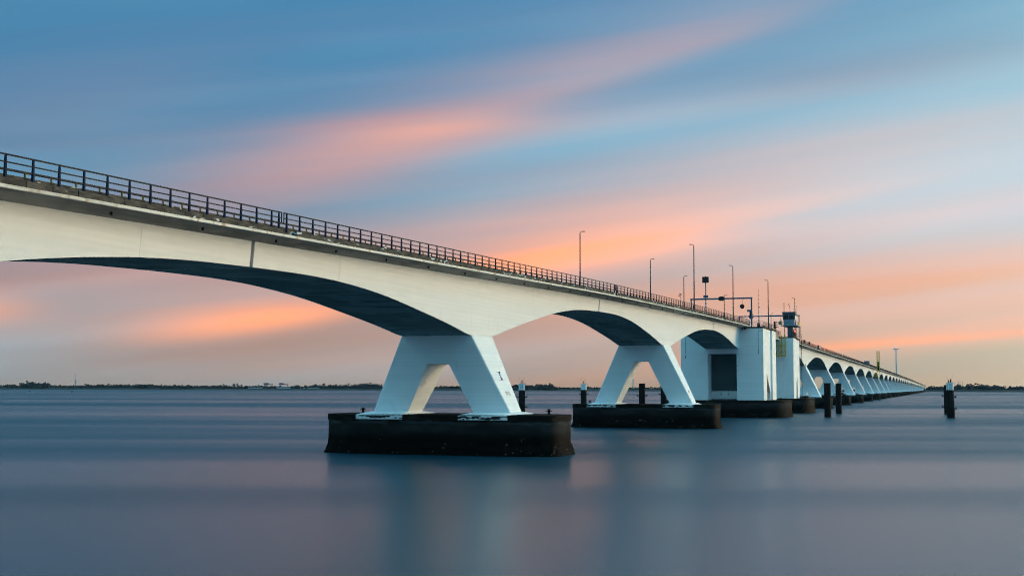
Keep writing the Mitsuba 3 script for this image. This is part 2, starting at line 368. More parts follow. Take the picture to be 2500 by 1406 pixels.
def far_tree(px, h, w, label, back=20, grp=None):
    u = azim(px); t = thing("shore_tree", label, "tree", grp); c = polar(u, SH(u) + back, 0)
    put(t + "__trunk", tube([c + [0, 0, 1.5], c + [0, 0, h * .3 + 3], c + [0, 0, h * .7 + 3]], [h * .035, h * .026, h * .012], 7), "m_bark")
    put(t + "__crown", crown(c + np.array([0, 0, 3 + h * .54]), w, h, int(px), 420), "m_foliage")
far_tree(538, 14, 9, "dark far-shore tree standing left of the three pointed trees, by the water", 10)
far_tree(552, 15, 11, "leftmost of two round dark trees left of the tallest pointed one", 16)
far_tree(572, 19, 8, "tall pointed dark tree, the highest left of the harbour cranes")
far_tree(584, 14, 8, "small dark tree just right of the tall pointed one on the far shore")
far_tree(748, 14, 11, "dark round tree standing between the cranes and the right-hand wood")
far_tree(1344, 17, 9, "dark tree at the right end of the wood between the first two piers", 20)

# radio tower
rt = thing("radio_tower", "slim pale radio tower with round platforms above the trees at left", "tower")
c = polar(azim(188), 4900)
put(rt + "__shaft", tube([c, c + [0, 0, 33], c + [0, 0, 36]], [3.0, 2.2, 2.2], 12), "m_far_pale")
for z in (24, 27.5, 31): put(rt + "__platform", disc(c + [0, 0, z], (0, 0, 1), 4.4, 1.4, 16), "m_far_pale")
put(rt + "__mast", tube([c + [0, 0, 36], c + [0, 0, 48], c + [0, 0, 60]], [1.1, .8, .35], 8), "m_far_pale")
put(rt + "__lamp", sphere(c + np.array([0, 0, 37.5]), 1.0, 1), "m_signal_red", emitter=(3.5, .7, .25))

# harbour cranes
def harbour_crane(px, label):
    t = thing("harbour_crane", label, "crane", "harbour cranes on the far shore"); u = azim(px); o = polar(u, SH(u) + 110)
    rr = np.array([math.cos(math.radians(AZ + u)), -math.sin(math.radians(AZ + u)), 0]); dd = np.array([-rr[1], rr[0], 0])
    P = lambda a, b, z: o + rr * a + dd * b + np.array([0, 0, z])
    for a, b, z in ((-10, -5, 0), (-10, 5, 0), (11, -5, 0), (11, 5, 0)): put(t + "__leg", beam(P(a * 1.1, b, 2), P(a, b, 17), 1.5), "m_far_steel")
    put(t + "__girder", [beam(P(-14, b, 18.2), P(14.5, b, 18.2), 2.2, 2.6) for b in (-5, 5)], "m_far_steel")
    put(t + "__trolley", box(-1, 1, -1, 1, -1, 1)[0] * [3.2, 3.2, 1.9] + P(-4, 0, 21), "m_far_steel") if False else put(t + "__trolley", (box(-1, 1, -1, 1, -1, 1)[0] * [3.4, 5.2, 1.7] + P(-4, 0, 21), BF), "m_far_steel")
    put(t + "__cabin", (box(-1, 1, -1, 1, -1, 1)[0] * [1.8, 2.2, 1.9] + P(-12, 0, 20.6), BF), "m_far_steel")
harbour_crane(657.5, "left one of two dark blue harbour cranes on the far shore")
harbour_crane(694.5, "right one of two dark blue harbour cranes on the far shore")
t = thing("gantry_frame", "pale portal frame right of the two dark harbour cranes", "crane"); o = polar(azim(727), 4000)
rr = np.array([math.cos(math.radians(AZ)), -math.sin(math.radians(AZ)), 0])
for s in (-1, 1): put(t + "__leg", beam(o + rr * 10.5 * s + [0, 0, 3], o + rr * 10.5 * s + [0, 0, 14.5], .7), "m_far_pale")
put(t + "__beam", beam(o - rr * 11 + [0, 0, 14.8], o + rr * 11 + [0, 0, 14.8], .9), "m_far_pale")
for px0, px1, h, lab in ((608, 645, 3.2, "long low white shed among the trees left of the harbour cranes"), (678, 712, 4.2, "low pale hall under the right harbour crane"), (742, 783, 2.0, "long low pale building right of the portal frame")):
    t = thing("harbour_shed", lab, "building"); a, b = polar(azim(px0), 3985, 0), polar(azim(px1), 3985, 0)
    put(t + "__wall", beam((a + b) / 2 + [0, 0, 5.2 + h / 2] - (b - a) / 2, (a + b) / 2 + [0, 0, 5.2 + h / 2] + (b - a) / 2, 12, h), "m_far_pale")
    put(t + "__roof", beam((a + b) / 2 + [0, 0, 5.4 + h] - (b - a) / 1.96, (a + b) / 2 + [0, 0, 5.4 + h] + (b - a) / 1.96, 13, .5), "m_far_steel")
for px, d, h, lab in ((76, 2050, 2.6, "small channel marker post far out at the left edge"), (162, 2700, 2.4, "left one of two small marker posts under the radio tower"), (170.5, 2800, 2.2, "dark marker post just below the radio tower, second of two"), (180, 1650, 2.9, "nearest marker post in the water below the radio tower")):
    t = thing("channel_marker", lab, "marker"); c = polar(azim(px), d)
    put(t + "__pole", tube([c - [0, 0, 1], c + [0, 0, h]], .35, 8), "m_pile"); put(t + "__topmark", tube([c + [0, 0, h], c + [0, 0, h + .8]], [.6, .1], 8), "m_pile")

# wind turbines
def turbine(px, dist, hub, label, yaw, lit=False, rot=3.0, blade=34.0):
    t = thing("wind_turbine", label, "wind turbine"); u = azim(px); c = polar(u, dist)
    ax = np.array([math.cos(yaw), math.sin(yaw), 0.0]); side = np.array([-ax[1], ax[0], 0])
    put(t + "__tower", tube([c + [0, 0, 1], c + [0, 0, hub * .5], c + [0, 0, hub - 2]], [2.6, 2.3, 1.8], 16), "m_turbine", smooth=40)
    put(t + "__nacelle", beam(c + [0, 0, hub] - ax * 8.5, c + [0, 0, hub] + ax * 3.5, 3.6, 3.8), "m_turbine")
    h = c + np.array([0, 0, hub]) + ax * 6.0
    put(t + "__hub", sphere(h, 2.5, 2, (1, 1, 1.1)), "m_turbine", smooth=True)
    for k in range(3):
        a = math.radians(rot + 120 * k); d = side * math.sin(a) + np.array([0, 0, 1]) * math.cos(a); w = np.cross(ax, d)
        rings = []
        for s, ch, th in ((1.5, 1.6, 1.3), (6, 2.8, .9), (16, 2.0, .55), (27, 1.2, .35), (blade, .35, .12)):
            m = h + d * s; rings.append([m + w * ch * .5, m + ax * th * .5, m - w * ch * .5, m - ax * th * .5])
        put(t + "__blade", loft(rings), "m_turbine")
    put(t + "__lamp", sphere(c + np.array([0, 0, hub + 2.9]) - ax * 7.5, .9, 1), "m_white", emitter=(3, 2.6, 2.0) if lit else None)
turbine(2187.2, 4350, 139, "pale blue wind turbine seen edge-on above the far end of the bridge", math.radians(181.7), True, 2.0, 52.0)
turbine(1545.7, 4200, 64, "pale wind turbine seen through the opening of the second pier", math.radians(192), False, 40, 30.0)
for px, h, lab in ((2336, 46, "left one of three faint far towers beyond the right shore"), (2340.5, 46, "middle one of three faint far towers beyond the right shore"), (2347.5, 45, "rightmost of three faint far towers beyond the right shore")):
    t = thing("far_tower", lab, "tower", None); c = polar(azim(px), 6200)
    for a in (-1, 1):
        for b in (-1, 1): put(t + "__leg", beam(c + [a * 1.8, b * 1.8, 3], c + [a * 1.5, b * 1.5, h], .7), "m_far_pale")
    put(t + "__bracing", [beam(c + [a * 1.8, 1.8, z], c + [-a * 1.7, 1.8, z + 5], .4) for z in range(5, h - 6, 6) for a in (-1, 1)], "m_far_pale")

# =====================================================================================================
# THE BRIDGE
# =====================================================================================================
B = "arched_bridge"
labels[B] = {"label": "long white concrete bridge of many arches receding over the water to the right", "category": "bridge"}
ZT = PchipInterpolator([-260, -170, -75, -47.5, -0.8, 47, 95, 142.5, 180, 221, 262, 318, 400, 1100, 1893, 3028, 4300], [11.0, 13.55, 16.26, 17.02, 18.22, 19.44, 20.32, 21.0, 21.42, 21.5, 21.3, 21.05, 21.0, 21.1, 20.4, 18.2, 15.7])
def zt(y): return float(ZT(y))
CX, HW, EDGE, SL = -4.4, 4.4, 2.4, .083          # bridge centre line, half width of the box, edge of the deck, slope of the webs
DEP = PchipInterpolator([0, 3.3, 6.5, 10, 17.5, 26, 31, 36, 41, 48.5], [5.95, 5.9, 5.42, 4.86, 3.8, 2.72, 2.28, 1.98, 1.84, 1.8])
Y1A, Y1B, Y2A, Y2B = 180.2, 201.0, 241.6, 262.0
PIERS = [-95.0, .6, 95.9] + [340.8 + 95 * k for k in range(40)]
JOINTS = [-142.5, -47.5, 47.7, 142.7]

def box_ring(y, depth):
    z = zt(y); s = SL * depth
    return [[CX + HW, y, z], [CX + HW - s, y, z - depth], [CX - HW + s, y, z - depth], [CX - HW, y, z]]
def girder(y0, y1, pier, n):
    """The box of one cantilever pair, in pieces with a fine seam where the suspended ends begin."""
    cuts = [y for y in (pier - 34.5, pier + 34.5) if y0 + 3 < y < y1 - 3] if n > 2 else []
    ends = [y0] + cuts + [y1]
    for a, b in zip(ends[:-1], ends[1:]):
        a2, b2 = a + (.02 if a in cuts else 0), b - (.02 if b in cuts else 0)
        ys = np.linspace(a2, b2, max(5, int((b - a) / (1.6 if n > 2 else 4.5))))
        put(B + "__girder", loft([box_ring(y, float(DEP(min(abs(y - pier), 48.5)))) for y in ys]), "m_paint", smooth=20)
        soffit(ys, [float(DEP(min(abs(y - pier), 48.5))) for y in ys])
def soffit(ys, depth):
    """The underside of the box, with shade put into its dark colour: a thin shell set 3 mm proud of it and just inside its painted arrises."""
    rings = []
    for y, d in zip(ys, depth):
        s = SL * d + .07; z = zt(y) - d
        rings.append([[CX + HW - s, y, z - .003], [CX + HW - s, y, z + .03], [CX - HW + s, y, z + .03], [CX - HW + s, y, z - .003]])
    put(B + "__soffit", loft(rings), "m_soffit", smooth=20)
def slab(y0, y1, step):
    ys = np.linspace(y0, y1, max(3, int((y1 - y0) / step) + 1)); rings = []
    for y in ys:
        z = zt(y)
        rings.append([[EDGE - .16, y, z + .245], [EDGE - .16, y, z + .42], [2 * CX - EDGE + .16, y, z + .42], [2 * CX - EDGE + .16, y, z + .245], [CX - HW, y, z + .002], [CX + HW, y, z + .002]])
    put(B + "__deck_slab", loft(rings), "m_slab")
    rings = [[[EDGE, y, zt(y) + .25], [EDGE, y, zt(y) + .425], [EDGE - .158, y, zt(y) + .425], [EDGE - .158, y, zt(y) + .24]] for y in ys]
    put(B + "__edge_strip", loft(rings), "m_strip")
    rings = [[[1.5, y, zt(y) + .43], [1.5, y, zt(y) + .56], [-10.3, y, zt(y) + .56], [-10.3, y, zt(y) + .43]] for y in ys]
    put(B + "__road", loft(rings), "m_asphalt")
    rings = [[[1.52, y, zt(y) + .43], [1.52, y, zt(y) + .98], [2.02, y, zt(y) + .98], [2.02, y, zt(y) + .43]] for y in ys]
    put(B + "__kerb", loft(rings), "m_edge")
    rings = [[[-10.32, y, zt(y) + .43], [-10.32, y, zt(y) + .98], [-11.2, y, zt(y) + .98], [-11.2, y, zt(y) + .43]] for y in ys]
    put(B + "__kerb", loft(rings), "m_edge")
def block(y0, y1):
    c, d = .025, rng.uniform(-.012, .012)
    z0, z1 = zt(y0), zt(y1); x = EDGE - .03 + d
    h0, h1 = .77 + rng.uniform(-.02, .02), .77 + rng.uniform(-.02, .02)
    pts = []
    for y, z, h in ((y0, z0, h0), (y1, z1, h1)):
        pts.append([[x, y, z + .452], [x, y, z + h - c], [x - c, y, z + h], [2.03, y, z + h], [2.03, y, z + .452]])
    return loft(pts)
def post(y):
    """A flat steel post, a little wider at its foot."""
    z = zt(y) + .77
    v = [[2.22, y - .068, z - .20], [2.22, y + .068, z - .20], [2.36, y + .068, z - .20], [2.36, y - .068, z - .20]]
    u = [[2.25, y - .048, z + 1.17], [2.25, y + .048, z + 1.17], [2.33, y + .048, z + 1.17], [2.33, y - .048, z + 1.17]]
    return loft([v, u])
RAILS = [(.92, .040), (1.29, .040), (1.665, .050)]
def rails(y0, y1, step):
    ys = np.linspace(y0, y1, max(2, int((y1 - y0) / step) + 1))
    for h, r in RAILS: put(B + "__handrail", tube([[2.28, y, zt(y) + .25 + h] for y in ys], r, 6), "m_rail")
def end_bars(y):
    for s in (-1, 1): put(B + "__railing_post", beam([2.28, y + s * .16, zt(y) + .25 + .90], [2.28, y + s * .16, zt(y) + .25 + 1.70], .06), "m_post")

RUNS = [(-142.5, -47.5), (-47.5, 47.7), (47.7, 142.7), (142.7, Y1A)]
for a, b in RUNS:
    pier = min(PIERS[:3], key=lambda p: abs(p - (a + b) / 2)) if b < 170 else b
    ga, gb = a + .22, b - (.22 if b < 170 else -.3)
    if b < 170: girder(ga, gb, pier, 3)
    else:
        ys = np.linspace(ga, gb, 30)          # the last half span: shallow at the joint, deep at the tower
        dd = [float(np.interp(y, [142.9, 144.2, 150, 155, 159.4, 165, 170, 175, 180.6], [1.75, 1.76, 2.0, 2.3, 2.72, 3.3, 3.92, 4.5, 5.05])) for y in ys]
        put(B + "__girder", loft([box_ring(y, d) for y, d in zip(ys, dd)]), "m_paint", smooth=20)
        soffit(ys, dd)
    slab(a + .05, b - .05, 4)
    rails(max(a, -110) + .16, b - .16, 8)
    y = max(a, -108)
    y = y + (1.0 if y == a else 0)
    first = True
    for yy in np.arange(math.ceil((y - .99) / 2) * 2 + .95, b - .3, 2.0): put(B + "__railing_post", post(yy), "m_post")
    put(B + "__railing_post", post(b - .55), "m_post")
    if a > -140: put(B + "__railing_post", post(a + .55), "m_post")
    if a > -140: end_bars(a)
    for yy in np.arange(math.ceil((y - .99) / 2) * 2 + .45, b - .1, 2.0):
        e = min(yy + 1.94, b - .04)
        if e - max(yy, a + .04) > .3: put(B + "__edge_block", block(max(yy, a + .04), e), "m_edge")
    if a > -140:                                  # the dark hinge set back in the joint
        z = zt(a); d = 1.78
        put(B + "__joint", box(-8.3, -.34, a - .24, a + .24, z - d + .08, z + .2), "m_joint")
# vehicle guard rail behind the kerb: a yellow beam on short posts
gr_posts, gr_beam = [], []
for yy in np.arange(-106.95, Y1A - 2, 2.0): gr_posts.append(beam([1.72, yy, zt(yy) + .97], [1.72, yy, zt(yy) + 1.26], .09, .07)); gr_posts.append(box(1.6, 1.84, yy - .12, yy + .12, zt(yy) + .975, zt(yy) + 1.0))
put(B + "__guard_rail_post", gr_posts, "m_guard", kind="stuff")
for a, b in RUNS: put(B + "__guard_rail", loft([[[1.66, y, zt(y) + 1.24], [1.66, y, zt(y) + 1.35], [1.76, y, zt(y) + 1.35], [1.76, y, zt(y) + 1.24]] for y in np.linspace(max(a, -108) + .1, b - .1, 24)]), "m_rail")
for yy in np.arange(-93.3, 178, 9.35): put(B + "__drain_pipe", tube([[1.25, yy, zt(yy) + .3], [1.25, yy, zt(yy) - .05]], .085, 8), "m_dark")

# piers ------------------------------------------------------------------------------------------------
def pier(yc, detail):
    zb = 4.16; top = zt(yc) - float(DEP(0)) + (.22 if yc == 95.9 else .05)
    ho = lambda z: 3.9 + .475 * (top - z); hi = lambda z: 1.22 + .487 * (top - 2.98 - z)
    def hy(z): return 1.9 + (3.3 - 1.9) * (z - zb) / (top - zb)
    zs = [top, top - 2.98, zb]
    # each leg is a lofted prism, the head a block between them
    def ring(x0, x1, z):
        h = hy(z); c = .10
        return [[CX + x0 + c, yc - h, z], [CX + x1 - c, yc - h, z], [CX + x1, yc - h + c, z], [CX + x1, yc + h - c, z], [CX + x1 - c, yc + h, z], [CX + x0 + c, yc + h, z], [CX + x0, yc + h - c, z], [CX + x0, yc - h + c, z]]
    outer = loft([ring(-ho(z), ho(z), z) for z in (zb, zs[1], top + .35)])
    m = man(outer)
    a, b = hi(zb - .5), hi(zs[1])
    cut = prism_y([[CX - a, zb - .5], [CX + a, zb - .5], [CX + b, zs[1]], [CX - b, zs[1]]], yc - 6, yc + 6)
    k = put(B + "__pier", (m - man(cut)), "m_paint")
    return k, top, ho, hi, hy, zb
def caisson(yc, detail, cx=CX + .15, hl=12.9, hwid=4.75, flare=.40, zt_=4.1):
    n = 168 if detail > 1 else 84 if detail else 36
    th = np.arange(n) * 2 * np.pi / n
    def plan(off, z):
        ct, st = np.cos(th), np.sin(th)
        e = 2 / 5.2
        x = (hl + off) * np.sign(ct) * np.abs(ct) ** (e * 1.25); y = (hwid + off) * np.sign(st) * np.abs(st) ** e
        return np.stack([cx + x, yc + y, np.full(n, z)], 1)
    lv = [(-2, 1.0)] + [(z, 1.0) for z in np.linspace(-.4, 1.5, 15 if detail > 1 else 7 if detail else 3)] + [(z, 0) for z in ((2.2, 2.9, 3.43) if detail else (3.43,))]
    rings = []
    for z, _ in lv:
        off = flare * max(0, 1 - max(z, -.2) / 1.25) ** 1.3 if z < 1.25 else 0
        r = plan(off, z)
        if detail and z < 1.9:
            q = r * 2.1
            r[:, :2] += ((meshkit.fbm(q, 3, 9) - .5) * .5 * min(1, (1.9 - z)))[:, None] * (r[:, :2] - [cx, yc]) / np.linalg.norm(r[:, :2] - [cx, yc], axis=1, keepdims=True)
        rings.append(r)
    k = put(B + "__caisson", loft(rings), "m_caisson", smooth=35)
    cap = [plan(.07, 3.45), plan(.09, zt_ - .06), plan(.03, zt_)]
    if detail: cap[0][:, 2] += .05 * (meshkit.noise(cap[0] * 1.5) - .5)
    put(k + "__cap", loft(cap), "m_caisson")
    if detail:
        for s in (-1, 1):
            bx = cx + s * (hl - 2.2)
            put(k + "__bollard", [tube([[bx, yc + 1.5, zt_], [bx, yc + 1.5, zt_ + .5]], .13, 10), beam([bx - .36, yc + 1.5, zt_ + .36], [bx + .36, yc + 1.5, zt_ + .36], .10), disc([bx, yc + 1.5, zt_ + .52], (0, 0, 1), .19, .08, 12), disc([bx, yc + 1.5, zt_ + .02], (0, 0, 1), .34, .05, 12)], "m_dark")
    return k
def plinths(yc, ho, hi, hy, hwid, detail):
    for s in (-1, 1):
        xo, xi = CX + s * ho(4.1), CX + s * hi(4.1)
        lo, hi2 = sorted((xo + s * .55, xi - s * .70)); lo2, hi3 = sorted((xo + s * .12, xi - s * .06))
        w = hwid + .12
        rings = [[[lo, yc - w, 3.6], [hi2, yc - w, 3.6], [hi2, yc + w, 3.6], [lo, yc + w, 3.6]],
                 [[lo, yc - w, 4.03], [hi2, yc - w, 4.03], [hi2, yc + w, 4.03], [lo, yc + w, 4.03]],
                 [[lo + .3, yc - w + .4, 4.16], [hi2 - .3, yc - w + .4, 4.16], [hi2 - .3, yc + w - .4, 4.16], [lo + .3, yc + w - .5, 4.16]],
                 [[lo2, yc - hy(4.2) - .1, 4.34], [hi3, yc - hy(4.2) - .1, 4.34], [hi3, yc + hy(4.2) + .1, 4.34], [lo2, yc + hy(4.2) + .1, 4.34]]]
        put(B + "__plinth", loft(rings), "m_plinth")
for n, yc in enumerate(PIERS):
    det = 2 if n in (0, 1) else 1 if n < 8 else 0
    k, top, ho, hi, hy, zb = pier(yc, det)
    caisson(yc, det)
    plinths(yc, ho, hi, hy, 4.75, det)
    if n in (1, 2):                                # painted emblem and number on the outer face of the near leg
        u = np.array([-.475, 0, 1.0]); u /= np.linalg.norm(u)          # up along the slanted face
        r_ = np.array([0, 1.0, 0]); nn = np.cross(r_, u); nn /= np.linalg.norm(nn)
        def onface(z): return np.array([CX + ho(z), 0, z])
        def flat(poly, z, y0, m, name):
            from shapely.geometry import Polygon
            e = trimesh.creation.extrude_polygon(Polygon(poly), .012, engine="earcut"); q = np.array(e.vertices)
            o = onface(z); o[1] = y0
            return (o + q[:, :1] * r_ + q[:, 1:2] * u + (q[:, 2:] + .004) * nn, np.array(e.faces))
        if n == 1:
            put(k + "__emblem", flat([(.62, 1), (1.28, 1), (.76, .5), (1.2, 0), (.45, 0), (.60, .46)], 7.66, yc - .62, "m_mark", ""), "m_mark")
            put(k + "__emblem_bar", [flat([(0, .955), (.62, .955), (.62, 1), (0, 1)], 7.66, yc - .62, "", ""), flat([(0, 0), (.45, 0), (.45, .05), (0, .05)], 7.66, yc - .62, "", "")], "m_mark_dark")
        tm = meshkit.text_mesh("0211", .42, .01); q = np.array(tm.vertices); o = onface(6.12); o[1] = yc - .60
        put(k + "__number", (o + q[:, :1] * r_ + q[:, 1:2] * u + (q[:, 2:] + .004) * nn, np.array(tm.faces)), "m_mark_dark")

# far spans
far_post, far_block = [], []
for n, p in enumerate(PIERS[3:]):
    a = Y2B if n == 0 else p - 47.5 + .08
    b = p + 47.5 - .08
    if n < 3: girder(a + (0 if n == 0 else .12), b - .12, p, 3)
    else: girder(a + .05, b - .05, p, 2)
    slab(a, b, 6 if n < 4 else 24)
    rails(a + .1, b - .1, 12 if n < 4 else 24)
    for yy in np.arange(math.ceil(a / 2) * 2 + .95, b - .3, 2.0):
        (put(B + "__railing_post", post(yy), "m_post") if yy < 545 else far_post.append(post(yy)))
    for yy in np.arange(math.ceil(a / 2) * 2 + .1, b - 2, 2.0):
        (put(B + "__edge_block", block(yy, yy + 1.965), "m_edge") if yy < 545 else far_block.append(block(yy, yy + 1.965)))
put(B + "__far_railing_post", far_post, "m_post", kind="stuff")
put(B + "__far_edge_block", far_block, "m_edge", kind="stuff")

# the two towers of the bascule span -------------------------------------------------------------------
def tower(y0, y1, flip):
    zb, ztop = 3.9, 21.35
    f = (lambda d: y0 + d) if not flip else (lambda d: y1 - d)       # distance from the face towards the arches
    X0, X1 = -14.45, 5.45
    r1 = lambda a, b: tuple(sorted((f(a), f(b))))
    body = man(box(X0, X1, *r1(0, 13.6), zb, ztop)) + man(box(X0 - .45, X1 + .45, *r1(13.6, y1 - y0), zb, ztop))
    body = body - man(box(-7.93, -.91, *r1(-.5, 12.4), zb - .5, 15.3))
    tri = [(6.0, zb - .5), (12.6, zb - .5), (12.6, 5.9), (6.05, 10.6), (6.0, 10.6)]
    poly = [(f(d), z) for d, z in tri]
    from shapely.geometry import Polygon
    e = trimesh.creation.extrude_polygon(Polygon(poly), 10.0, engine="earcut"); v = np.array(e.vertices)
    for x0 in (-4.0, -21.0):
        body = body - man((np.stack([x0 + v[:, 2], v[:, 0], v[:, 1]], 1), np.array(e.faces)))
    k = put(B + "__tower", body, "m_paint")
    lo, hi = r1(5.0, 5.25)
    put(k + "__parapet", box(-7.9, -.94, lo, hi, 4.35, 6.3), "m_paint")
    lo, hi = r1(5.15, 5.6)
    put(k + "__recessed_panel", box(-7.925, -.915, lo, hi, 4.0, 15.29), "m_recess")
    for x in (-5.6, -3.9, -1.25): put(k + "__drain", box(x, x + .12, *r1(4.9, 5.0), 4.4 if x > -2 else 5.2, 5.9), "m_joint")
    put(k + "__ledge", [box(X0 - .2, X1 + .25, *r1(-.18, 13.55), ztop + .003, ztop + .34), box(X0 - .65, X1 + .62, *r1(13.65, y1 - y0 + .1), ztop + .006, ztop + .30)], "m_joint")
    for dx, z0 in ((-13.3, 14.6), (4.3, 15.6)):
        put(k + "__conduit", [tube([[dx, f(-.05), z0], [dx, f(-.05), ztop - .6]], .04, 6), tube([[dx, f(-.05), ztop - .6], [X1 if dx > 0 else dx + 2.5, f(-.05), ztop - .6]], .04, 6), box(dx - .09, dx + .09, *r1(-.1, 0), z0 - .3, z0)], "m_joint")
    return k
K1 = tower(Y1A, Y1B, False)
K2 = tower(Y2A, Y2B, True)
for yc, hw_, d in ((190.8, 13.2, 1), (251.6, 12.4, 1)):
    caisson(yc, d, CX, 14.6, hw_, .3, 4.1)
# tower roads and near edge rails
for a, b in ((Y1A, Y1B), (Y2A, Y2B)):
    put(B + "__road", box(-10.3, 1.5, a, b, 21.74, zt(a) + .5), "m_asphalt")
def rail_run(pts, base, every, h=1.25, mat_="m_rail"):
    pts = [np.asarray(p, float) for p in pts]
    for hh in (.42, .83, h): put(base + "__handrail", [tube([a + [0, 0, hh], b + [0, 0, hh]], .045, 6) for a, b in zip(pts[:-1], pts[1:])], mat_)
    for a, b in zip(pts[:-1], pts[1:]):
        n = max(1, int(np.linalg.norm(b - a) / every))
        for q in range(n + 1): put(base + "__railing_post", beam(a + (b - a) * q / n, a + (b - a) * q / n + [0, 0, h], .09), "m_post")
rail_run([[2.3, Y1A - .05, 21.68], [5.6, Y1A - .05, 21.68]], B, 3.4)
rail_run([[5.6, Y1A + 1.9, 21.68], [5.6, Y1A + 13.4, 21.68]], B, 2.0)
rail_run([[5.6, Y1B - 5.6, 21.68], [6.0, Y1B - .1, 21.68]], B, 1.6)
rail_run([[6.0, Y2A + 1, 21.68], [6.0, Y2A + 6.0, 21.68]], B, 1.4)
rail_run([[5.6, Y2B - 7, 21.68], [6.2, Y2B + .02, 21.68]], B, 3.0, 1.5)
# bascule leaf
ys = np.linspace(Y1B + .1, Y2A - .1, 12)
k = put(B + "__bascule_leaf", loft([[[EDGE - .1, y, 21.86], [EDGE - .1, y, 20.95], [EDGE - .9, y, 20.55], [2 * CX - EDGE + .9, y, 20.55], [2 * CX - EDGE + .1, y, 20.95], [2 * CX - EDGE + .1, y, 21.86]] for y in ys]), "m_leaf")
put(k + "__edge_strip", box(EDGE - .32, EDGE - .06, Y1B + .1, Y2A - .1, 20.70, 20.93), "m_strip")
for q in range(14): put(k + "__cross_beam", box(-10, 1.2, Y1B + 2 + q * 2.8, Y1B + 2.3 + q * 2.8, 19.9, 20.548), "m_leaf")
put(k + "__main_girder", [box(x, x + .4, Y1B + .2, Y2A - .2, 19.3, 20.546) for x in (-8.6, -.4)], "m_leaf")
for hh in (.45, .85, 1.3): put(B + "__handrail", tube([[2.2, Y1B + .2, 21.9 + hh], [2.2, Y2A - .2, 21.9 + hh]], .045, 6), "m_rail")
for yy in np.arange(Y1B + .6, Y2A - .3, 1.9): put(B + "__railing_post", beam([2.2, yy, 21.87], [2.2, yy, 23.2], .11), "m_post")
put(B + "__underdeck_lamp", [tube([[.7, Y1A - .9, 21.25], [.7, Y1A - .9, 20.95]], .24, 10), tube([[1.35, Y1A - .9, 21.3], [1.35, Y1A - .9, 21.0]], .22, 10)], "m_dark")


# =====================================================================================================
# THINGS ON THE BRIDGE
# =====================================================================================================
def street_lamp(x, y, ztop, arm, label, zbase=None):
    t = thing("street_lamp", label, "street lamp", "street lamps along the bridge"); zb = zt(y) + .6 if zbase is None else zbase
    h = ztop - zb
    put(t + "__base", tube([[x, y, zb - .2], [x, y, zb + 1.2]], .165, 10), "m_lamp_post")
    put(t + "__pole", tube([[x, y, zb + 1.1], [x, y, zb + h * .46], [x, y, zb + h * .462], [x, y, ztop - .25]], [.135, .125, .105, .085], 10), "m_lamp_post", smooth=40)
    put(t + "__arm", tube([[x, y, ztop - .3], [x + arm * .06, y, ztop - .08], [x + arm * .22, y, ztop - .01], [x + arm * .5, y, ztop + .02]], .05, 8), "m_lamp_post")
    put(t + "__lamp_head", loft([[[x + arm * a, y - w, ztop + z0], [x + arm * a, y + w, ztop + z0], [x + arm * a, y + w * .7, ztop + z1], [x + arm * a, y - w * .7, ztop + z1]] for a, w, z0, z1 in ((.36, .06, -.03, .05), (.55, .13, -.05, .08), (.98, .10, -.03, .06), (1.06, .04, 0, .04))]), "m_black")
street_lamp(-10.75, 75.9, 32.75, .85, "leftmost street lamp, arm to the right, over the middle of the near bridge")
street_lamp(-10.75, 129.7, 33.45, .85, "second street lamp from the left, arm pointing right, short of the tall one")
street_lamp(-10.75, 165.6, 32.95, .85, "short-looking lamp left of the tallest one, beside a small camera mast")
street_lamp(1.75, 111.0, 34.0, -.85, "tallest-looking street lamp, arm pointing left, just left of the black square sign")
street_lamp(1.75, 158.6, 34.45, -.85, "street lamp with arm to the left, in front of the signal portal beam")
street_lamp(-10.75, 223.9, 32.75, .85, "small lamp just right of the portal's black signal box, arm to the right")
street_lamp(5.75, 188.4, 33.45, -.85, "street lamp on the first bascule tower beside the red sign", 21.68)
street_lamp(6.0, 246.2, 33.1, -.85, "street lamp rising behind the roof of the control cabin", 21.6)
street_lamp(-10.75, 326.0, 33.4, .85, "tiny far lamp just above the second portal beam, right of the red sign")
t = thing("camera_mast", "thin mast with small cameras on top beside a lamp, behind the railing", "mast")
put(t + "__pole", tube([[-10.6, 160.5, zt(160) + .6], [-10.6, 160.5, 28.3]], .06, 8), "m_steel")
put(t + "__camera", [beam([-10.9, 160.5, 28.35], [-10.3, 160.5, 28.35], .28, .22), beam([-10.95, 160.3, 28.0], [-10.7, 160.3, 27.9], .2)], "m_black")

def banded(base, x, y, z0, z1, n, r, mats):
    zs = np.linspace(z0, z1, n + 1)
    for q in range(n): put(base + "__band", tube([[x, y, zs[q]], [x, y, zs[q + 1]]], r, 10), mats[q % len(mats)])
t = thing("matrix_sign", "black square sign seen from behind on a tall blue post with black and white bands", "road sign")
put(t + "__panel", [box(1.26, 2.50, 122.5, 122.75, 27.66, 28.86)] + [box(1.20, 1.30, 122.55, 122.7, 27.72 + q * .185, 27.80 + q * .185) for q in range(6)] + [box(2.46, 2.56, 122.55, 122.7, 27.72 + q * .185, 27.80 + q * .185) for q in range(6)], "m_black")
put(t + "__pole", tube([[1.9, 122.6, 24.4], [1.9, 122.6, 28.95]], .10, 10), "m_blue_steel")
put(t + "__box", box(1.45, 2.38, 122.40, 122.66, 24.68, 25.16), "m_blue_steel")
banded(t, 1.9, 122.6, zt(122.6) + .6, 24.4, 9, .125, ["m_black", "m_white"])

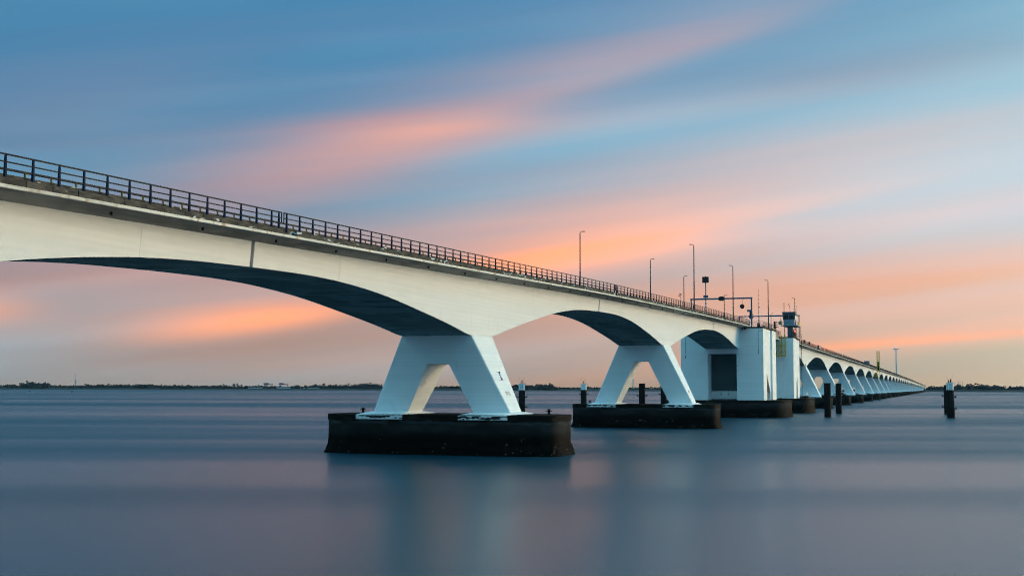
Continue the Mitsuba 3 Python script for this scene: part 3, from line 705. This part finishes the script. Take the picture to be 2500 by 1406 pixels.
t = thing("signal_portal", "grey blue portal over the road with a black signal box on its beam", "portal")
put(t + "__post", box(-11.5, -11.2, 177.85, 178.15, 21.9, 28.2), "m_blue_steel")
put(t + "__post", box(2.98, 3.28, 177.85, 178.15, 21.9, 28.25), "m_blue_steel")
put(t + "__beam", beam([-11.6, 178, 28.38], [3.36, 178, 28.42], .34, .36), "m_blue_steel")
put(t + "__signal_box", loft([[[-4.0 + a * .68 * s_, y, 28.4 + b * .52 * s_] for a, b in ((-1, -.55), (-.62, -1), (.62, -1), (1, -.55), (1, .55), (.62, 1), (-.62, 1), (-1, .55))] for y, s_ in ((177.45, .93), (177.55, 1), (177.8, 1))]), "m_black")
put(t + "__hanger", tube([[.9, 178, 28.2], [.9, 178, 26.9]], .045, 8), "m_blue_steel")
put(t + "__round_signal", [disc([.9, 177.9, 26.45], (0, 1, 0), .54, .12, 24), disc([.9, 177.8, 26.45], (0, 1, 0), .48, .1, 24)], "m_black")
put(t + "__control_box", box(2.1, 3.15, 177.55, 177.84, 25.15, 25.62), "m_blue_steel")
t = thing("signal_portal", "second portal beam, half hidden by the control tower, with a hanging grey disc", "portal")
put(t + "__post", box(-10.85, -10.55, 250.85, 251.15, 21.9, 28.05), "m_blue_steel")
put(t + "__post", box(6.55, 6.8, 250.85, 251.15, 21.9, 28.05), "m_blue_steel")
put(t + "__beam", [beam([-10.9, 251, 28.2], [6.9, 251, 28.2], .30, .32), beam([-9.3, 250.8, 28.12], [-6, 250.8, 28.12], .12), beam([-2, 250.8, 28.35], [6, 250.8, 28.4], .14)], "m_blue_steel")
put(t + "__hanger", tube([[1.25, 251, 28.05], [1.25, 251, 26.5]], .05, 8), "m_blue_steel")
put(t + "__round_signal", disc([1.25, 250.9, 26.1], (0, 1, 0), .56, .14, 24), "m_steel")

t = thing("bridge_signal", "black traffic signal with round backing plate on a black and white banded pole", "traffic light")
banded(t, 2.62, 180.9, 21.7, 24.15, 9, .13, ["m_black", "m_white"])
put(t + "__backing_plate", disc([2.62, 180.7, 24.15], (0, 1, 0), .60, .08, 20), "m_blue_steel")
put(t + "__head", loft([[[2.62 + a * w, 180.5, z], [2.62 + b * w, 180.5, z], [2.62 + b * w, 180.8, z], [2.62 + a * w, 180.8, z]] for z, w in ((24.25, .16), (24.4, .33), (25.25, .36), (25.45, .26)) for a, b in ((-1, 1),)]), "m_black")
put(t + "__lens", disc([2.62, 180.64, 24.0], (0, 1, 0), .16, .05, 14), "m_black")

def barrier(x, y, z0, z1, label):
    t = thing("barrier_arm", label, "barrier")
    put(t + "__housing", box(x - .34, x + .30, y - .3, y + .3, z0, z0 + .95), "m_dark")
    put(t + "__pivot", disc([x + .05, y - .33, z0 + .62], (0, 1, 0), .30, .1, 16), "m_blue_steel")
    put(t + "__column", beam([x + .1, y, z0 + .9], [x + .06, y, z0 + 2.2], .24), "m_blue_steel")
    zs = np.linspace(z0 + 1.2, z1, 17)
    for q in range(16): put(t + "__stripe", beam([x + .02, y - .16, zs[q]], [x + .02, y - .16, zs[q + 1]], .17 - .006 * q), ("m_red", "m_white")[q % 2])
    put(t + "__bracket", beam([x, y - .1, z0 + (z1 - z0) * .52], [x + .38, y - .1, z0 + (z1 - z0) * .50], .14), "m_blue_steel")
barrier(4.28, 181.5, 21.7, 31.05, "raised red and white striped barrier arm standing upright on the first bascule tower")
t = thing("red_sign", "small red panel on a post above the side railing of the first bascule tower", "sign")
put(t + "__pole", tube([[5.9, 183.9, 21.7], [5.9, 183.9, 22.3]], .05, 8), "m_steel"); put(t + "__panel", loft([[[5.84, 183.5, 22.0], [5.84, 184.6, 22.0], [5.9, 184.6, 22.0], [5.9, 183.5, 22.0]], [[5.84, 183.4, 22.9], [5.84, 184.5, 22.7], [5.9, 184.5, 22.7], [5.9, 183.4, 22.9]]]), "m_red")

def traffic_light(x, y, z, label, lit, d):
    t = thing("traffic_light", label, "traffic light"); s = .92
    put(t + "__pole", tube([[x - .2, y, 21.6], [x - .2, y, z + .5]], .07, 8), "m_blue_steel")
    put(t + "__housing", box(x - .36, x + .04, y - .27, y + .27, z - 1.0 * s, z + 1.0 * s), "m_black")
    for q, c in enumerate(("m_signal_red", "m_black", "m_black")):
        zz = z + (.62 - .62 * q) * s
        a = np.array([math.sin(d), math.cos(d) * -1, 0.0])
        for_ = np.array([x, y, zz]) + a * .2
        put(t + "__visor", loft([[list(for_ + np.array([-a[1] * .25 * math.cos(g) * k, a[0] * .25 * math.cos(g) * k, .25 * math.sin(g) * k]) + a * e) for g in np.linspace(0, math.pi, 8)] for e, k in ((-.05, 1.0), (.62, .55))], False), "m_black")
        put(t + "__lens", disc(for_ + a * .02, a, .17, .05, 14), c, emitter=(7.0, .35, .18) if lit and q == 0 else None)
traffic_light(6.05, 199.3, 22.95, "black traffic light with three visors at the rear corner of the first bascule tower", False, math.radians(75))
traffic_light(6.0, 244.4, 22.8, "traffic light showing red at the foot of the control tower", True, math.radians(20))

# control tower ----------------------------------------------------------------------------------------
t = thing("control_tower", "blue grey control tower with glazed cabin standing on the second bascule tower", "control tower")
put(t + "__shaft", tube([[4.8, 245.2, 21.6], [4.8, 245.2, 25.1]], .86, 24), "m_leaf", smooth=40)
put(t + "__floor", [box(2.45, 7.0, 243.5, 252.6, 24.93, 25.12), loft([[[2.9, 243.9, 24.75], [6.6, 243.9, 24.75], [6.6, 251.8, 24.75], [2.9, 251.8, 24.75]], [[2.6, 243.6, 24.93], [6.9, 243.6, 24.93], [6.9, 252.4, 24.93], [2.6, 252.4, 24.93]]])], "m_cabin")
cab = [[(3.05, 244.3), (5.95, 244.3), (5.95, 248.9), (3.05, 248.9)], [(2.92, 244.1), (6.08, 244.1), (6.08, 249.0), (2.92, 249.0)], [(2.8, 243.95), (6.2, 243.95), (6.2, 249.1), (2.8, 249.1)], [(2.62, 243.75), (6.42, 243.75), (6.42, 249.3), (2.62, 249.3)]]
def ring2(c, z, g=0): return [[x, y, z] for x, y in c]
def lerp(a, b, k): return [((1 - k) * p[0] + k * q[0], (1 - k) * p[1] + k * q[1]) for p, q in zip(a, b)]
put(t + "__lower_wall", loft([ring2(cab[0], 25.12), ring2(cab[1], 26.68)]), "m_cabin")
put(t + "__sill", loft([ring2([(2.86, 244.02), (6.14, 244.02), (6.14, 249.06), (2.86, 249.06)], 26.685), ring2([(2.85, 244.0), (6.15, 244.0), (6.15, 249.08), (2.85, 249.08)], 26.80)]), "m_steel")
put(t + "__glazing", loft([ring2(lerp(cab[1], [(4.5, 246.5)] * 4, .04), 26.80), ring2(lerp(cab[2], [(4.5, 246.5)] * 4, .04), 27.95)]), "m_glass")
for (x0, y0), (x1, y1) in (((2.94, 244.1), (2.84, 243.98)), ((4.5, 244.12), (4.5, 243.98)), ((6.06, 244.1), (6.17, 243.98))): put(t + "__mullion", beam([x0, y0, 26.79], [x1, y1, 27.97], .17), "m_steel")
put(t + "__side_panel", loft([[[6.02, 245.2, 26.80], [6.12, 245.2, 26.80], [6.12, 249.0, 26.80], [6.02, 249.0, 26.80]], [[6.14, 245.2, 27.95], [6.23, 245.2, 27.95], [6.23, 249.1, 27.95], [6.14, 249.1, 27.95]]]), "m_white")
put(t + "__roof", loft([ring2(cab[2], 27.95), ring2(cab[3], 28.88), ring2([(2.75, 243.9), (6.3, 243.9), (6.3, 249.2), (2.75, 249.2)], 28.93)]), "m_leaf")
put(t + "__roof_panel", box(6.34, 6.47, 245.5, 249.0, 28.2, 28.8), "m_steel")
for hh in (.45, .9): put(t + "__balcony_rail", [tube([[2.5, 243.6, 25.12 + hh], [6.95, 243.6, 25.12 + hh]], .035, 6), tube([[6.95, 243.6, 25.12 + hh], [6.95, 252.5, 25.12 + hh]], .035, 6), tube([[2.5, 243.6, 25.12 + hh], [2.5, 249, 25.12 + hh]], .035, 6)], "m_steel")
for x, y in ((2.5, 243.6), (4.0, 243.6), (5.5, 243.6), (6.95, 243.6), (6.95, 245.4), (6.95, 247.2)): put(t + "__balcony_post", beam([x, y, 25.1], [x, y, 26.05], .06), "m_steel")
put(t + "__yellow_screen", box(6.98, 7.06, 247.6, 252.5, 25.13, 26.3), "m_yellow")
put(t + "__yellow_bracket", [box(2.3, 2.5, 243.5, 243.7, 24.7, 26.6), box(4.35, 4.5, 243.42, 243.5, 24.9, 25.3)], "m_yellow")
for x, y, h, r in ((3.03, 245.5, 31.75, .07), (4.62, 246.2, 30.2, .04), (5.55, 247, 30.1, .03), (6.3, 247.5, 31.0, .03)): put(t + "__antenna", tube([[x, y, 28.9], [x, y, h]], r, 8), "m_dark")
put(t + "__wind_vane", [beam([4.62, 246.2, 30.2], [4.25, 246.2, 31.25], .05), sphere((4.3, 246.2, 31.3), .12, 1), sphere((4.1, 246.2, 30.95), .10, 1), sphere((4.6, 246.2, 30.35), .13, 1), sphere((4.5, 246.2, 30.75), .11, 1)], "m_dark")
put(t + "__roof_lamp", [tube([[6.2, 244.6, 28.9], [6.2, 244.6, 29.6]], .13, 10)], "m_blue_steel")
for x, y in ((3.2, 243.9), (5.95, 249.5), (6.9, 252.2)): put(t + "__stay", tube([[x, y, 21.6], [x, y, 24.95]], .09 if x < 6.5 else .06, 8), "m_dark")

# yellow cage hung on the face of the second bascule tower
t = thing("inspection_cage", "yellow steel inspection cage hanging under the bascule leaf", "inspection cage")
for x in (2.75, 3.75):
    for y in (240.2, 241.0): put(t + "__post", beam([x, y, 16.1], [x, y, 22.0], .17), "m_yellow")
for x in (.5, 1.4): put(t + "__post", beam([x, 240.3, 16.1], [x, 240.3, 19.2], .17), "m_yellow")
for z, w in ((16.15, .26), (17.4, .14), (19.15, .22)): put(t + "__beam", [beam([-.6, 240.2, z], [3.8, 240.2, z], w), beam([3.75, 240.2, z], [3.75, 241, z], w)], "m_yellow")
put(t + "__brace", [beam([1.4, 240.3, 17.4], [2.7, 240.3, 19.1], .13), beam([1.6, 240.3, 16.2], [2.7, 240.3, 17.4], .12), beam([-.5, 240.3, 17.4], [.5, 240.3, 19.1], .12)], "m_yellow")
for z in np.arange(16.5, 22, .42): put(t + "__rung", beam([2.75, 240.2, z], [3.75, 240.2, z], .06), "m_yellow")
put(t + "__wheel", tube([[.75 + .52 * math.cos(g), 240.2, 16.95 + .52 * math.sin(g)] for g in np.linspace(0, 2 * math.pi, 21)], .09, 6), "m_black")
put(t + "__top_frame", [beam([1.1, 241, 21.9], [1.1, 241, 24.3], .12), beam([2.4, 241, 21.9], [2.4, 241, 23.4], .12), beam([1.1, 241, 24.2], [1.5, 241, 23.9], .12), beam([1.1, 241, 23.2], [2.4, 241, 23.0], .1), beam([1.1, 241, 22.6], [2.4, 241, 22.6], .1)], "m_yellow")
# access ladder, pipe and landing at the back of the second bascule tower
t = thing("access_ladder", "dark access ladder with pipes down the back corner of the second bascule tower", "ladder")
for y in (262.6, 263.2): put(t + "__rail", tube([[6.0, y, 4.1], [6.0, y, 21.3]], .06, 6), "m_dark")
put(t + "__rung", [beam([6.0, 262.6, z], [6.0, 263.2, z], .05) for z in np.arange(4.5, 21, .45)], "m_dark", kind="stuff")
put(t + "__platform", [box(5.9, 7.1, 262.2, 264.5, 13.2, 13.3), beam([7.05, 264.4, 13.3], [7.05, 264.4, 14.5], .08), beam([7.05, 262.4, 13.3], [7.05, 262.4, 14.5], .08), beam([7.05, 262.4, 14.5], [7.05, 264.4, 14.5], .07), beam([7.05, 262.4, 13.9], [7.05, 264.4, 13.9], .06)], "m_steel")
t = thing("landing_lamp", "small white lantern with a railing on the end of the second bascule tower's base", "lantern")
put(t + "__railing", [tube([[4.6, 263.4, 4.1 + h], [8.3, 263.4, 4.1 + h]], .05, 6) for h in (.6, 1.1)] + [beam([x, 263.4, 4.1], [x, 263.4, 5.2], .07) for x in (4.6, 5.8, 7.0, 8.3)], "m_steel")
put(t + "__base", box(6.8, 8.0, 261.6, 262.8, 4.1, 4.8), "m_dark"); put(t + "__lantern", tube([[7.4, 262.2, 4.8], [7.4, 262.2, 5.5], [7.4, 262.2, 5.9]], [.42, .38, .08], 12), "m_white")

# inspection rig and its truck far along the bridge
t = thing("inspection_rig", "yellow inspection rig with a lattice mast leaning over the far bridge rail", "inspection rig")
for dx in (0, 1.5):
    for dy in (0, 3.6): put(t + "__mast_leg", beam([2.7 + dx, 818 + dy, 18.6], [2.7 + dx, 818 + dy, 34.0], .42), "m_yellow")
for z in np.arange(24, 34.2, 1.25): put(t + "__mast_rung", [beam([2.7, 818, z], [4.2, 818, z], .25), beam([4.2, 818, z], [4.2, 821.6, z], .25)], "m_yellow")
put(t + "__mast_panel", [box(2.8, 4.1, 818.2, 821.4, 20, 26.5)], "m_dark")
put(t + "__work_platform", [box(-3.6, 4.3, 816, 823, 15.6, 15.9)] + [beam([x, 816, 15.9], [x, 816, 17.6], .25) for x in (-3.2, -1.4, .6, 2.4, 4.2)] + [beam([-3.6, 816, z], [4.3, 816, z], .22) for z in (16.7, 17.6)], "m_yellow")
put(t + "__truck_bed", [beam([-3.0, 790, 22.6], [-1.5, 815, 22.6], 1.8, .7), beam([-1.5, 816, 22.0], [2.8, 819.5, 22.0], 1.6, 2.6)], "m_yellow")
put(t + "__truck_cab", box(-4.3, -.9, 782, 790, 22.9, 26.3), "m_blue_steel")
for y in (784, 788, 806): put(t + "__wheel", disc([-1.0, y, 22.2], (1, 0, 0), .55, .4, 14), "m_black")
t = thing("cabinet", "small blue grey cabinet on the far bridge railing", "cabinet")
put(t + "__box", box(2.3, 2.9, 357.5, 364.5, 21.9, 23.1), "m_blue_steel"); put(t + "__feet", [box(2.35, 2.5, y, y + .2, 21.5, 21.95) for y in (358, 364)], "m_dark")
for yy, lab in ((306, "small dark round bridge light hung on the far railing nearest the control tower"), (323, "second dark light on the far railing, left of the blue cabinet")):
    t = thing("navigation_light", lab, "light"); put(t + "__housing", tube([[2.62, yy, zt(yy) + 1.0], [2.62, yy, zt(yy) + 2.1]], .32, 10), "m_black"); put(t + "__bracket", beam([2.3, yy, zt(yy) + 1.5], [2.62, yy, zt(yy) + 1.5], .12), "m_dark")

# =====================================================================================================
# MOORING PILES
# =====================================================================================================
def pile(x, y, top, r, label, cap, bollards=((4.6, 0),), ladder=False, lean=0.0):
    t = thing("mooring_pile", label, "mooring pile", "mooring piles beside the bridge"); k = t
    ct = top - 1.75
    put(t + "__shaft", tube([[x + lean, y, -2], [x + lean, y, 1.5], [x, y, ct if cap else top]], [r * 1.06, r * 1.03, r], 28), "m_pile", smooth=40)
    tr = np.array([RIGHT[0], RIGHT[1], 0])
    if cap:
        put(t + "__white_cap", tube([[x, y, ct], [x, y, top]], r * 1.012, 28), "m_cap", smooth=40)
        for a in (-.25, .2) if cap > 1 else (.02,): put(t + "__lantern", tube([np.array([x, y, top]) + tr * a, np.array([x, y, top + (.62 if a < 0 else .9)]) + tr * a], .13, 10), "m_black")
        for s in (-1, 1): put(t + "__whip_antenna", tube([np.array([x, y, top]) + tr * s * .42, np.array([x, y, top + 1.9]) + tr * s * .66], [.03, .012], 5), "m_rail")
        put(t + "__handle", tube([np.array([x, y, top + .03]) + tr * .5, np.array([x, y, top + .05]) + tr * (r + .15), np.array([x, y, top - .5]) + tr * (r + .28)], .05, 6), "m_dark")
    for z, dy in bollards:
        for s in (-1, 1):
            c = np.array([x, y, z]) + tr * s * r
            put(t + "__bollard", [beam(c, c + tr * s * .52, .26), beam(c + tr * s * .48 + [0, 0, -.16], c + tr * s * .50 + [0, 0, .42], .17)], "m_dark")
    if ladder:
        fr = -np.array([FWD[0], FWD[1], 0]); fr /= np.linalg.norm(fr); o = np.array([x, y, 0]) + fr * (r + .06) - tr * .05
        put(t + "__ladder_rail", [tube([o + tr * s * .24 + [0, 0, 2.6], o + tr * s * .24 + [0, 0, top - .2]], .03, 5) for s in (-1, 1)], "m_rail")
        for z in np.arange(2.8, ct, .34): put(t + "__rung", beam(o - tr * .24 + [0, 0, z], o + tr * .24 + [0, 0, z], .045), "m_rail")
pile(-60.5, 196, 8.1, .84, "dark pile with rust-stained white cap and ladder just right of the nearest pier", 1, ((4.55, 0), (1.9, 0)), True)
pile(-56.4, 243, 8.2, .88, "dark pile with white cap and two thin antennas, above the second pier's base", 1, ((5.1, 0),))
pile(-28.0, 197, 8.15, .80, "plain dark pile seen in the middle of the second pier's opening", 0, ((5.0, 0),))
pile(-32.0, 243, 8.2, .86, "plain dark pile half hidden behind the right leg of the second pier", 0, ((5.2, 0),))
pile(19.2, 192.5, 8.3, .80, "left of two plain dark piles standing before the far arches", 0, ((5.0, 0),))
pile(18.15, 242, 8.4, .82, "right one of two plain dark piles standing before the far arches", 0, ((5.3, 0),))
pile(47.5, 195.7, 8.4, .86, "rightmost pile with white cap, ladder and antennas, alone on open water", 2, ((5.0, 0), (2.15, 0)), True, .12)
pile(47.0, 243, 8.0, .80, "pile mostly hidden behind the lone white-capped one at right", 0, ((4.9, 0), (2.0, 0)))

# =====================================================================================================
# AIR
# =====================================================================================================
HAZE = 1.4e-5
scene["air"] = {"type": "homogeneous", "albedo": {"type": "rgb", "value": [.62, .85, 1.0]}, "sigma_t": HAZE}
scene["haze"] = {"type": "cube", "to_world": T().translate([0, 4000, 99]).scale([9100, 9100, 101.5]), "bsdf": {"type": "null"}, "interior": {"type": "ref", "id": "air"}}
labels["haze"] = {"kind": "stuff", "label": "thin evening haze over the water", "category": "haze"}
scene["camera"]["medium"] = {"type": "ref", "id": "air"}
